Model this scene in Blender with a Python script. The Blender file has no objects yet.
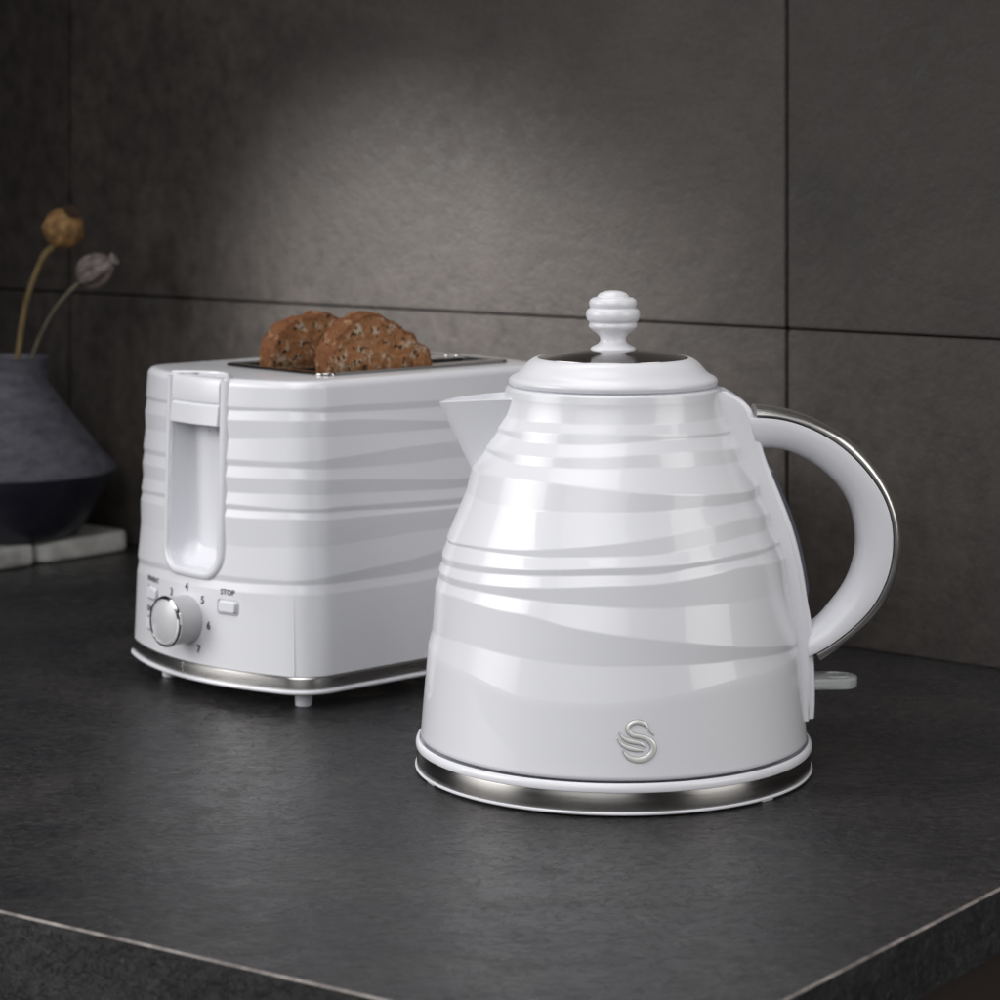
import bpy, bmesh, math, random
from mathutils import Vector, Matrix, noise
random.seed(4)
S = bpy.context.scene
COL = S.collection
PI = math.pi

# ------------------------------------------------------------------ helpers
def empty(name, loc, rz=0, label=None, cat=None, group=None):
    o = bpy.data.objects.new(name, None); COL.objects.link(o)
    o.location = loc; o.rotation_euler = (0, 0, rz)
    if label: o['label'] = label
    if cat: o['category'] = cat
    if group: o['group'] = group
    return o

def mesh_obj(name, verts, faces, m, parent=None, smooth=True, recalc=True, sharp=None):
    me = bpy.data.meshes.new(name)
    me.from_pydata([tuple(v) for v in verts], [], faces)
    bm = bmesh.new(); bm.from_mesh(me)
    bmesh.ops.remove_doubles(bm, verts=bm.verts, dist=1e-6)
    if recalc: bmesh.ops.recalc_face_normals(bm, faces=bm.faces)
    for f in bm.faces: f.smooth = smooth
    if sharp is not None:
        for e in bm.edges:
            if len(e.link_faces) == 2 and e.calc_face_angle(0) > sharp: e.smooth = False
    bm.to_mesh(me); bm.free()
    me.materials.append(m)
    o = bpy.data.objects.new(name, me); COL.objects.link(o)
    if parent: o.parent = parent
    return o

def bm_obj(name, bm, m, parent=None, smooth=True, sharp=None):
    bmesh.ops.recalc_face_normals(bm, faces=bm.faces)
    for f in bm.faces: f.smooth = smooth
    if sharp is not None:
        for e in bm.edges:
            if len(e.link_faces) == 2 and e.calc_face_angle(0) > sharp: e.smooth = False
    me = bpy.data.meshes.new(name); bm.to_mesh(me); bm.free()
    me.materials.append(m)
    o = bpy.data.objects.new(name, me); COL.objects.link(o)
    if parent: o.parent = parent
    return o

def lathe(name, prof, m, parent=None, n=128, closed=False, sharp=math.radians(35), center=(0, 0, 0)):
    """prof: list of (r, z) from bottom to top"""
    V, F = [], []
    for (r, z) in prof:
        for k in range(n):
            a = 2*PI*k/n
            V.append((center[0]+r*math.cos(a), center[1]+r*math.sin(a), center[2]+z))
    L = len(prof)
    for i in range(L-1):
        for k in range(n):
            k2 = (k+1) % n
            F.append((i*n+k, i*n+k2, (i+1)*n+k2, (i+1)*n+k))
    if closed:
        for k in range(n):
            k2 = (k+1) % n
            F.append(((L-1)*n+k, (L-1)*n+k2, k2, k))
    return mesh_obj(name, V, F, m, parent, sharp=sharp)

def loft(name, sections, m, parent=None, cap=True, sharp=math.radians(40), smooth=True, loop=True):
    n = len(sections[0]); V = [p for s in sections for p in s]; F = []
    for i in range(len(sections)-1):
        for k in range(n if loop else n-1):
            k2 = (k+1) % n
            F.append((i*n+k, i*n+k2, (i+1)*n+k2, (i+1)*n+k))
    if cap:
        F.append(tuple(range(n))[::-1]); F.append(tuple((len(sections)-1)*n+k for k in range(n)))
    return mesh_obj(name, V, F, m, parent, sharp=sharp, smooth=smooth)

def catmull(P, n):
    """resample polyline P by Catmull-Rom to n points evenly by arc length"""
    P = [Vector(p) for p in P]
    Q = [P[0]*2-P[1]] + P + [P[-1]*2-P[-2]]
    D = []
    for i in range(1, len(Q)-2):
        for t in [k/16 for k in range(16)]:
            a, b, c, d = Q[i-1], Q[i], Q[i+1], Q[i+2]
            D.append(0.5*((2*b)+(c-a)*t+(2*a-5*b+4*c-d)*t*t+(3*b-a-3*c+d)*t**3))
    D.append(P[-1])
    L = [0]
    for a, b in zip(D, D[1:]): L.append(L[-1]+(b-a).length)
    out = []; j = 0
    for k in range(n):
        s = L[-1]*k/(n-1)
        while j < len(L)-2 and L[j+1] < s: j += 1
        f = (s-L[j])/max(1e-9, L[j+1]-L[j])
        out.append(D[j].lerp(D[j+1], min(1, max(0, f))))
    return out

def smooth_pts(P, it):
    for _ in range(it):
        P = [P[0]] + [(P[i-1]+P[i]*2+P[i+1])/4 for i in range(1, len(P)-1)] + [P[-1]]
    return P

def tube(name, path, r, m, parent=None, n=12, flat=1.0):
    path = [Vector(p) for p in path]; secs = []
    up = Vector((0, 0, 1))
    prev = None
    for i, p in enumerate(path):
        t = (path[min(i+1, len(path)-1)]-path[max(i-1, 0)]).normalized()
        if prev is None:
            a = t.cross(up) if abs(t.dot(up)) < .95 else t.cross(Vector((1, 0, 0)))
        else:
            a = prev - t*prev.dot(t)
        a.normalize(); b = t.cross(a); prev = a
        rr = r[i] if isinstance(r, (list, tuple)) else r
        secs.append([p+a*math.cos(2*PI*k/n)*rr+b*math.sin(2*PI*k/n)*rr*flat for k in range(n)])
    return loft(name, secs, m, parent)

def rbox(name, c, s, m, parent=None, bev=.001, seg=2, rot=None):
    bm = bmesh.new()
    bmesh.ops.create_cube(bm, size=1)
    for v in bm.verts: v.co = Vector((v.co.x*s[0], v.co.y*s[1], v.co.z*s[2]))
    if bev: bmesh.ops.bevel(bm, geom=list(bm.edges), offset=bev, segments=seg, affect='EDGES', profile=.5)
    M = Matrix.Translation(c) @ (rot if rot else Matrix())
    bmesh.ops.transform(bm, matrix=M, verts=bm.verts)
    return bm_obj(name, bm, m, parent, sharp=math.radians(50))

def lerp_tab(T, x):
    if x <= T[0][0]: return T[0][1:]
    for a, b in zip(T, T[1:]):
        if x <= b[0]:
            f = (x-a[0])/max(1e-9, b[0]-a[0])
            return tuple(p+(q-p)*f for p, q in zip(a[1:], b[1:]))
    return T[-1][1:]

def boolean(o, cutters, op='DIFFERENCE'):
    for c in cutters:
        md = o.modifiers.new('b', 'BOOLEAN'); md.operation = op; md.object = c; md.solver = 'EXACT'
    dg = bpy.context.evaluated_depsgraph_get()
    me = bpy.data.meshes.new_from_object(o.evaluated_get(dg))
    o.modifiers.clear(); old = o.data; o.data = me
    for c in cutters: bpy.data.objects.remove(c)

# ------------------------------------------------------------------ materials
def mat(name, col=(.8, .8, .8), rough=.4, metal=0, coat=0, coat_rough=.03, spec=.5, **kw):
    m = bpy.data.materials.new(name); m.use_nodes = True
    b = m.node_tree.nodes['Principled BSDF']
    b.inputs['Base Color'].default_value = (*col, 1)
    b.inputs['Roughness'].default_value = rough
    b.inputs['Metallic'].default_value = metal
    b.inputs['Coat Weight'].default_value = coat
    b.inputs['Coat Roughness'].default_value = coat_rough
    b.inputs['Specular IOR Level'].default_value = spec
    for k, v in kw.items(): b.inputs[k].default_value = v
    return m
def N(m, t, **kw):
    n = m.node_tree.nodes.new(t)
    for k, v in kw.items(): setattr(n, k, v)
    return n
def lk(m, a, b): m.node_tree.links.new(a, b)
def noise_tex(m, scale, detail=4, rough=.55, vec=None, dist=0):
    n = N(m, 'ShaderNodeTexNoise')
    n.inputs['Scale'].default_value = scale; n.inputs['Detail'].default_value = detail
    n.inputs['Roughness'].default_value = rough; n.inputs['Distortion'].default_value = dist
    if vec: lk(m, vec, n.inputs['Vector'])
    return n
def ramp(m, src, stops, interp='LINEAR'):
    r = N(m, 'ShaderNodeValToRGB'); r.color_ramp.interpolation = interp
    e = r.color_ramp.elements
    while len(e) < len(stops): e.new(.5)
    for i, (p, c) in enumerate(stops):
        e[i].position = p; e[i].color = (*c, 1) if len(c) == 3 else c
    lk(m, src, r.inputs[0]); return r
def g(v): return (v, v, v)
def coords(m, scale=(1, 1, 1), rot=(0, 0, 0)):
    tc = N(m, 'ShaderNodeTexCoord'); mp = N(m, 'ShaderNodeMapping')
    mp.inputs['Scale'].default_value = scale; mp.inputs['Rotation'].default_value = rot
    lk(m, tc.outputs['Object'], mp.inputs[0]); return mp.outputs[0]
def mix(m, a, b, fac, mode='MIX'):
    n = N(m, 'ShaderNodeMix', data_type='RGBA', blend_type=mode)
    for s, v in ((n.inputs[6], a), (n.inputs[7], b), (n.inputs[0], fac)):
        if isinstance(v, (int, float)): s.default_value = v
        elif isinstance(v, tuple): s.default_value = (*v, 1)
        else: lk(m, v, s)
    return n.outputs[2]
def bump(m, h, strength, dist, normal=None):
    b = N(m, 'ShaderNodeBump'); b.inputs['Strength'].default_value = strength; b.inputs['Distance'].default_value = dist
    lk(m, h, b.inputs['Height'])
    if normal: lk(m, normal, b.inputs['Normal'])
    return b.outputs[0]
def P(m): return m.node_tree.nodes['Principled BSDF']

WHITE = mat('white_gloss', (.775, .782, .825), .3, coat=.6, coat_rough=.03)
v = coords(WHITE); nz = noise_tex(WHITE, 9, 2, vec=v)
lk(WHITE, ramp(WHITE, nz.outputs[0], [(0, g(.32)), (1, g(.42))]).outputs[0], P(WHITE).inputs['Roughness'])
nz2 = noise_tex(WHITE, 900, 2, vec=v); lk(WHITE, bump(WHITE, nz2.outputs[0], .04, .0002), P(WHITE).inputs['Normal'])
WHITE2 = mat('white_satin', (.77, .775, .82), .32, coat=.25, coat_rough=.1)
STEEL_D = None
GREY = mat('white_grey_side', (.55, .55, .57), .4)
CHROME = mat('chrome', (.75, .75, .76), .08, 1)
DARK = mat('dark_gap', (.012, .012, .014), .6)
INK = mat('ink', (.02, .02, .03), .5)
def brushed(name, col, r, sc, b=.25):
    m = mat(name, col, r, 1)
    vv = coords(m, sc); nn = noise_tex(m, 60, 5, .7, vv)
    lk(m, bump(m, nn.outputs[0], b, .0003), P(m).inputs['Normal'])
    n2 = noise_tex(m, 25, 3, .6, vv)
    lk(m, ramp(m, n2.outputs[0], [(.3, g(r-.05)), (.7, g(r+.07))]).outputs[0], P(m).inputs['Roughness'])
    return m
STEEL = brushed('brushed_steel', (.62, .605, .59), .30, (1, 1, 14), .05)
tg = N(STEEL, 'ShaderNodeTangent'); tg.direction_type = 'RADIAL'; tg.axis = 'Z'
lk(STEEL, tg.outputs[0], P(STEEL).inputs['Tangent']); P(STEEL).inputs['Anisotropic'].default_value = .85; P(STEEL).inputs['Anisotropic Rotation'].default_value = .25
STEEL_H = brushed('handle_steel', (.80, .785, .76), .30, (1, 20, 1), .15)
STEEL_D = STEEL.copy(); STEEL_D.name = 'dark_brushed_steel'; P(STEEL_D).inputs['Base Color'].default_value = (.30, .29, .28, 1)
DISC = brushed('polished_steel', (.45, .43, .415), .09, (1, 1, 1), .05)
GAUGE = mat('gauge_plastic', (.10, .105, .13), .08, coat=.5)
CLEAR = mat('clear_switch', (.80, .82, .83), .12, **{'Transmission Weight': .7, 'IOR': 1.45})
SILVER = mat('silver_badge', (.83, .83, .81), .35, .35)
EDGE = mat('badge_outline', (.25, .25, .26), .4, .2)

# countertop slate
def slate(name, c0, c1, rot, bs=1.0, r0=.20, r1=.38):
    m = mat(name, c0, .4, spec=.5)
    v = coords(m, (1, 1, 1), (0, 0, rot)); vs = coords(m, (1, 1.25, 1.25), (0, 0, rot))
    big = noise_tex(m, 11, 10, .72, v, .3); fine = noise_tex(m, 170, 5, .65, vs)
    base = ramp(m, big.outputs[0], [(.3, c0), (.7, c1)]).outputs[0]
    sp = ramp(m, fine.outputs[0], [(.40, g(.62)), (.55, g(1.0)), (.68, g(1.5))]).outputs[0]
    spk = ramp(m, noise_tex(m, 420, 3, .6, v).outputs[0], [(.64, g(0)), (.70, g(.55))]).outputs[0]
    lk(m, mix(m, mix(m, base, sp, 1.0, 'MULTIPLY'), (.12, .115, .11), spk), P(m).inputs['Base Color'])
    rr = noise_tex(m, 22, 5, .65, v, .5)
    lk(m, ramp(m, rr.outputs[0], [(.3, g(r0)), (.7, g(r1))]).outputs[0], P(m).inputs['Roughness'])
    cl = noise_tex(m, 30, 10, .70, vs, 0)
    st = ramp(m, cl.outputs[0], [(.30, g(0)), (.40, g(.18)), (.415, g(.34)), (.5, g(.42)), (.512, g(.62)), (.6, g(.68)), (.612, g(.88)), (.8, g(1))]).outputs[0]
    n1 = bump(m, st, .9*bs, .0022)
    n2 = bump(m, fine.outputs[0], .5*bs, .0009, n1)
    lk(m, n2, P(m).inputs['Normal'])
    return m
SLATE = slate('slate_top', (.014, .014, .018), (.044, .041, .040), math.radians(-8), 1.0)
SLATE_F = slate('slate_front', (.020, .020, .022), (.036, .035, .036), math.radians(20), 1.5, .55, .7)
TRIM = mat('worn_edge', (.30, .27, .25), .5)
nz = noise_tex(TRIM, 60, 5, .7, coords(TRIM)); lk(TRIM, ramp(TRIM, nz.outputs[0], [(.35, (.10, .085, .08)), (.7, (.40, .36, .34))]).outputs[0], P(TRIM).inputs['Base Color'])
CAB = mat('cabinet', (.022, .014, .011), .6)

# wall tile
TILE = mat('wall_tile', (.1, .095, .09), .55)
v = coords(TILE)
big = noise_tex(TILE, 5.5, 7, .66, v, .5); mid = noise_tex(TILE, 60, 6, .65, coords(TILE, (1.15, 1.15, .95))); fine = noise_tex(TILE, 230, 4, .7, v)
base = ramp(TILE, big.outputs[0], [(.3, (.031, .0262, .0235)), (.7, (.074, .0635, .0570))]).outputs[0]
m1 = mix(TILE, base, ramp(TILE, mid.outputs[0], [(.3, g(.62)), (.5, g(1.0)), (.72, g(1.4))]).outputs[0], .9, 'MULTIPLY')
m2 = mix(TILE, m1, ramp(TILE, fine.outputs[0], [(.35, g(.8)), (.65, g(1.2))]).outputs[0], .6, 'MULTIPLY')
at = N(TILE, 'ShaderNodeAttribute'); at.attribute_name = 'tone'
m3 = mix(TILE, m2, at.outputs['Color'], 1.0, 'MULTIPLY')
pt = noise_tex(TILE, 9, 5, .7, v, .2)
pmask = ramp(TILE, pt.outputs[0], [(.66, g(0)), (.74, g(.5))]).outputs[0]
m4 = mix(TILE, m3, (.07, .08, .085), pmask)
lk(TILE, m4, P(TILE).inputs['Base Color'])
lk(TILE, ramp(TILE, mid.outputs[0], [(.3, g(.42)), (.7, g(.62))]).outputs[0], P(TILE).inputs['Roughness'])
n1 = bump(TILE, mid.outputs[0], .35, .002); lk(TILE, bump(TILE, fine.outputs[0], .25, .0006, n1), P(TILE).inputs['Normal'])
GROUT = mat('grout', (.018, .016, .015), .9)

# bread
def bread_mat(name, c0, c1, c2, seeds=.5):
    m = mat(name, c0, .85, spec=.15)
    v = coords(m)
    a = noise_tex(m, 150, 6, .65, v, .2)
    base = ramp(m, a.outputs[0], [(.28, c0), (.45, c1), (.54, c1), (.60, c2), (.78, c2)]).outputs[0]
    n3 = noise_tex(m, 420, 3, .6, v)
    sm = ramp(m, noise_tex(m, 360, 2, .5, v, .3).outputs[0], [(.58, g(0)), (.63, g(1))]).outputs[0]
    gate = ramp(m, noise_tex(m, 160, 2, .5, v).outputs[0], [(.42, g(0)), (.50, g(seeds))]).outputs[0]
    mk = mix(m, sm, gate, 1.0, 'MULTIPLY')
    lk(m, mix(m, base, (.025, .018, .014), mk), P(m).inputs['Base Color'])
    h = mix(m, a.outputs[0], n3.outputs[0], .5)
    n_ = bump(m, h, .9, .0022); lk(m, bump(m, sm, -.5, .001, n_), P(m).inputs['Normal'])
    return m
CRUMB = bread_mat('toasted_crumb', (.15, .062, .026), (.33, .158, .072), (.46, .37, .28), 1)
CRUST = bread_mat('crust', (.09, .036, .017), (.18, .075, .034), (.32, .18, .10), .7)

# vase
def vase_mat(name, c0, c1, rough, bs):
    m = mat(name, c0, rough)
    v = coords(m, (1, 1, 2.5)); a = noise_tex(m, 45, 7, .75, v)
    lk(m, ramp(m, a.outputs[0], [(.35, c0), (.65, c1)]).outputs[0], P(m).inputs['Base Color'])
    lk(m, bump(m, a.outputs[0], bs, .0015), P(m).inputs['Normal'])
    return m
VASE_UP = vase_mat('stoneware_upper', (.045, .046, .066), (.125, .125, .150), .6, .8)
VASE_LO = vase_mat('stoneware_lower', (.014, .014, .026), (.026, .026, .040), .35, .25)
MARBLE = mat('grey_stone', (.3, .3, .29), .4)
a = noise_tex(MARBLE, 22, 7, .7, coords(MARBLE), 1.0)
lk(MARBLE, ramp(MARBLE, a.outputs[0], [(.3, (.25, .25, .24)), (.55, (.50, .50, .48)), (.75, (.66, .66, .64))]).outputs[0], P(MARBLE).inputs['Base Color'])
def organic(name, c0, c1, sc=(1, 1, 1), s=130):
    m = mat(name, c0, .75)
    a = noise_tex(m, s, 4, .6, coords(m, sc)); lk(m, ramp(m, a.outputs[0], [(.35, c0), (.65, c1)]).outputs[0], P(m).inputs['Base Color'])
    lk(m, bump(m, a.outputs[0], .5, .001), P(m).inputs['Normal']); return m
POD_G = organic('golden_pod', (.16, .080, .028), (.40, .23, .085))
POD_P = organic('pinkish_grey_pod', (.10, .075, .07), (.26, .22, .21))
STEM = organic('dry_stem', (.15, .10, .045), (.28, .20, .09), (1, 1, .2))
STEM2 = organic('grey_stem', (.11, .10, .07), (.22, .19, .13), (1, 1, .2))
CROWN_D = mat('dark_crown', (.05, .028, .018), .8)
CROWN_L = mat('pale_crown', (.30, .27, .25), .7)

KB = [[(-1.06, 0.1739, 0.1716), (-0.786, 0.1748, 0.1698), (-0.152, 0.1757, 0.1707), (0.173, 0.1752, 0.172), (0.629, 0.1741, 0.1723), (1.42, 0.1723, 0.1712)], [(-1.279, 0.1636, 0.1619), (-0.809, 0.1638, 0.1593), (-0.142, 0.1647, 0.1597), (0.154, 0.1661, 0.1602), (0.565, 0.1668, 0.1596), (1.271, 0.1644, 0.1583)], [(-1.36, 0.1522, 0.1408), (-0.906, 0.1531, 0.1394), (-0.628, 0.1531, 0.1394), (-0.401, 0.1523, 0.1395), (-0.131, 0.1508, 0.1397), (0.128, 0.1489, 0.14), (0.475, 0.147, 0.1406), (1.084, 0.1446, 0.1402)], [(-1.365, 0.1171, 0.116), (-1.042, 0.1191, 0.1178), (-0.545, 0.1213, 0.1181), (-0.122, 0.1253, 0.1194), (0.231, 0.1282, 0.1205), (0.428, 0.1306, 0.1225), (0.842, 0.1333, 0.1252), (1.333, 0.1316, 0.1251)], [(-1.417, 0.1086, 0.1051), (-0.892, 0.1108, 0.1076), (-0.526, 0.1123, 0.1095), (-0.119, 0.1149, 0.1113), (0.218, 0.1156, 0.1115), (0.399, 0.1162, 0.1135), (0.768, 0.1181, 0.115), (1.216, 0.1175, 0.1159)], [(-1.42, 0.101, 0.0975), (-0.867, 0.1025, 0.0988), (-0.513, 0.104, 0.0984), (-0.117, 0.1067, 0.0971), (0.209, 0.1074, 0.0959), (0.383, 0.1089, 0.0961), (0.728, 0.1118, 0.0957), (1.31, 0.1091, 0.0953)], [(-1.42, 0.092, 0.0704), (-1.014, 0.0941, 0.0731), (-0.831, 0.0928, 0.0727), (-0.494, 0.0915, 0.0707), (-0.324, 0.088, 0.07), (-0.113, 0.0851, 0.0695), (0.197, 0.0817, 0.0697), (0.36, 0.0795, 0.0693), (0.67, 0.0749, 0.0689), (1.331, 0.0667, 0.0648)]]
H_IN = [(0.0659, 0.1617), (0.0748, 0.1628), (0.0864, 0.1622), (0.0977, 0.1577), (0.1073, 0.1511), (0.1153, 0.143), (0.1211, 0.1334), (0.1234, 0.1239), (0.1244, 0.1143), (0.1234, 0.1062), (0.1211, 0.0981), (0.1169, 0.0901), (0.1106, 0.082), (0.1042, 0.0744), (0.0992, 0.0714), (0.0936, 0.0684)]
H_SEAM = [(0.0659, 0.1793), (0.072, 0.1793), (0.0815, 0.1788), (0.0926, 0.1763), (0.1042, 0.1713), (0.1153, 0.1642), (0.1249, 0.1551), (0.133, 0.1447), (0.138, 0.135), (0.1406, 0.1254), (0.1411, 0.1143), (0.1396, 0.1027), (0.1355, 0.0916), (0.13, 0.0825), (0.1234, 0.0754), (0.1138, 0.0673), (0.1042, 0.0608), (0.0952, 0.0568)]
H_OUT = [(0.072, 0.1831), (0.0815, 0.1824), (0.0945, 0.1793), (0.1073, 0.1738), (0.1187, 0.1667), (0.13, 0.1551), (0.138, 0.143), (0.1429, 0.1304), (0.1448, 0.1188), (0.1446, 0.1077), (0.1411, 0.0946), (0.1355, 0.0825), (0.1267, 0.0729), (0.1138, 0.0628), (0.1042, 0.0563)]
BR_OUT = [(0.0572, 0.1921), (0.0612, 0.1906), (0.0638, 0.1875), (0.0693, 0.1845), (0.0749, 0.1642), (0.0779, 0.1551), (0.084, 0.14), (0.0891, 0.1268), (0.0931, 0.1136), (0.0962, 0.0985), (0.0982, 0.0843), (0.1, 0.0747), (0.1012, 0.0554), (0.1017, 0.0357), (0.1012, 0.0266)]
TB = [[(59, 0.1666, 0.1642), (51, 0.1676, 0.1658), (40, 0.1681, 0.1661), (33, 0.1692, 0.1676), (20, 0.1693, 0.1653), (9, 0.168, 0.1639), (2, 0.1673, 0.1638)], [(59, 0.1563, 0.1466), (51, 0.1582, 0.1488), (40, 0.1607, 0.1499), (33, 0.162, 0.1524), (20, 0.1613, 0.1523), (9, 0.1576, 0.1512), (2, 0.1549, 0.1508)], [(59, 0.1351, 0.1321), (51, 0.137, 0.134), (39, 0.1384, 0.135), (33, 0.139, 0.1357), (20, 0.1404, 0.1336), (9, 0.1425, 0.1324), (2, 0.1426, 0.1332)], [(59, 0.1254, 0.1175), (51, 0.1276, 0.1193), (39, 0.1282, 0.1197), (33, 0.1295, 0.1211), (20, 0.1274, 0.1193), (10, 0.1238, 0.1168), (2, 0.1203, 0.115)], [(59, 0.1096, 0.1072), (51, 0.1129, 0.1106), (39, 0.1129, 0.1101), (33, 0.1128, 0.1111), (21, 0.1125, 0.1097), (10, 0.1105, 0.107), (2, 0.1092, 0.1056)], [(59, 0.1029, 0.0884), (50, 0.1059, 0.0907), (39, 0.1055, 0.0892), (33, 0.1072, 0.0916), (21, 0.1057, 0.0911), (10, 0.1047, 0.0926), (2, 0.1039, 0.0922)], [(58, 0.0688, 0.0651), (50, 0.0719, 0.0684), (39, 0.0722, 0.0688), (33, 0.0726, 0.0704), (21, 0.0748, 0.0697), (10, 0.0771, 0.069), (3, 0.0809, 0.0704)]]

H = .309
# ================================================================== SETTING
def ang2(d): return math.atan2(d[1], d[0])
# countertop: corner + two edges
cor = Vector((.0551, .8378)); df = Vector((-.837, .547)).normalized(); dr = Vector((.591, .807)).normalized()
wp = Vector((.219, 1.554)); wd = Vector((.78, -.624)).normalized(); wn = Vector((-wd.y*-1*-1, 0))
wn = Vector((wd.y, -wd.x)).normalized()      # towards the camera
PR = Vector((.446, 1.372)) - wn*.02 + wd*.02
PL = cor + df*1.75
PLw = wp - wd*1.62 - wn*.02
c = .0009; th = .0275
nf = Vector((df.y, -df.x)) ; nf = -nf if nf.dot(Vector((0, 1))) > 0 else nf      # outward of front edge
nr = Vector((dr.y, -dr.x)) ; nr = -nr if nr.dot(Vector((1, 0))) < 0 else nr
def meet(p, d, q, e):
    den = d.x*e.y-d.y*e.x; t = ((q.x-p.x)*e.y-(q.y-p.y)*e.x)/den; return p+d*t
corI = meet(cor-nf*c, df, cor-nr*c, dr)
PLi = PL-nf*c; PRi = PR-nr*c
ztop = 0.0
V = [(*corI, 0), (*PRi, 0), (*PLw, 0), (*PLi, 0),
     (*cor, -c), (*PR, -c), (*PL, -c), (*cor, -th), (*PR, -th), (*PLw, -th), (*PL, -th), (*PLw, -c)]
ct = mesh_obj('countertop', V, [(0, 1, 2, 3), (4, 7, 8, 5), (7, 10, 9, 8)], SLATE, None, smooth=False, recalc=False)
ct['kind'] = 'structure'
tr = mesh_obj('edge_trim', V, [(0, 4, 5, 1), (3, 6, 4, 0)], TRIM, ct, smooth=False)
# taller slate front facing
a0 = cor + nf*.0; A = [Vector((*(cor-dr*0), -c)), Vector((*PL, -c))]
fb = [(*cor, -c), (*PL, -c), (*PL, -.085), (*cor, -.085)]
back = [(*(cor-nf*.018), -c-.0002), (*(PL-nf*.018), -c-.0002), (*(PL-nf*.018), -.085), (*(cor-nf*.018), -.085)]
mesh_obj('front_facing', [Vector(p)+Vector((*nf*.0004, 0)) for p in fb]+[Vector(p) for p in back],
         [(0, 1, 2, 3), (7, 6, 5, 4), (0, 3, 7, 4), (2, 1, 5, 6), (3, 2, 6, 7)], SLATE_F, ct, smooth=False)
ins = .012
k0 = meet(cor-nf*.02, df, cor-nr*ins, dr)
cabv = [k0, PR-nr*ins, PLw, PL-nf*.02]
cb = mesh_obj('cabinet', [(p.x, p.y, -th) for p in cabv]+[(p.x, p.y, -.75) for p in cabv],
         [(0, 1, 5, 4), (1, 2, 6, 5), (2, 3, 7, 6), (3, 0, 4, 7), (7, 6, 5, 4)], CAB, None, smooth=False)
cb['label'] = 'dark brown cabinet side under the slate worktop'; cb['category'] = 'cabinet'

# wall of large tiles
wroot = empty('tiled_wall', (wp.x, wp.y, 0), ang2(wd), 'wall of large dark grey-brown stone-look tiles behind the worktop', 'wall')
bm = bmesh.new()
gp = .0008
tone = bm.loops.layers.float_color.new('tone')
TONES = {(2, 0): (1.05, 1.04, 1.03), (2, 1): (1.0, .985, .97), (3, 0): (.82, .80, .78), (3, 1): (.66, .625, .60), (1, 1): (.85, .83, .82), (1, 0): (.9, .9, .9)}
xs = [-2.2, -1.43, -.733, -.0434, .647, .9]
zs = [.0, .2002, .80, 1.4]
for i in range(len(xs)-1):
    for j in range(len(zs)-1):
        x0, x1, z0, z1 = xs[i]+gp, xs[i+1]-gp, zs[j]+(gp if j else .0002), zs[j+1]-gp
        r = bmesh.ops.create_cube(bm, size=1)
        for v_ in r['verts']:
            v_.co = Vector(((x0+x1)/2+v_.co.x*(x1-x0), .006+v_.co.y*.012, (z0+z1)/2+v_.co.z*(z1-z0)))
        for f_ in {f_ for v_ in r['verts'] for f_ in v_.link_faces}:
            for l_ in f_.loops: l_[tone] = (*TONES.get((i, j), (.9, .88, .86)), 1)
        es = list({e for v_ in r['verts'] for e in v_.link_edges})
        bmesh.ops.bevel(bm, geom=es, offset=.0009, segments=2, affect='EDGES')
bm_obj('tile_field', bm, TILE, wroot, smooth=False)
mesh_obj('grout', [(-2.2, .0095, -.02), (.9, .0095, -.02), (.9, .0095, 1.4), (-2.2, .0095, 1.4)], [(0, 1, 2, 3)], GROUT, wroot, smooth=False)

# ================================================================== KETTLE
XK, DK = .0577, 1.25
kt = empty('kettle', (XK, DK, .015), 0, 'white cone-shaped electric kettle with wavy ridges, ball-topped lid and curved handle', 'kettle')
KZ = -.015
KPROF = [(.0165, .0981), (.0422, .0961), (.0616, .0943), (.0696, .0929), (.094, .0897), (.1006, .0885), (.1137, .0857), (.1213, .0829), (.1399, .0758), (.151, .0722), (.1606, .0666), (.1717, .061), (.1772, .0582), (.188, .0552), (.1912, .0555), (.1938, .0545)]
def KR(z):
    f = lambda q: lerp_tab(KPROF, q)[0]
    w = .0035
    return (f(z-w)+2*f(z-w/2)+3*f(z)+2*f(z+w/2)+f(z+w))/9
# phi: 0 faces the camera, + to the right
KB.append([(-1.42, .0625, .0300), (-.9, .0600, .0290), (-.49, .0520, .028), (-.1, .0520, .028), (.2, .0545, .028), (.6, .0600, .028), (1.33, .0610, .028)])
def periodic(T, lo, hi, NN, span):
    """dense periodic sampling of table T between lo and hi, eased round the unseen back"""
    out = []
    for k in range(NN):
        p = lo + span*k/NN
        if p <= hi: out.append(list(lerp_tab(T, p)))
        else:
            f = (p-hi)/(lo+span-hi); f = f*f*(3-2*f)
            a_, b_ = T[-1][1:], T[0][1:]
            out.append([x+(y-x)*f for x, y in zip(a_, b_)])
    for _ in range(int(NN/26)):
        out = [[(out[(i-1) % NN][q]+2*out[i][q]+out[(i+1) % NN][q])/4 for q in range(2)] for i in range(NN)]
    return out
NK = 360
tabs = [periodic(T, -PI, PI*.999, NK, 2*PI) for T in [[(-PI-.01, *T[0][1:])] + T + [(PI, *T[0][1:])] for T in KB]]
cols = []
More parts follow.
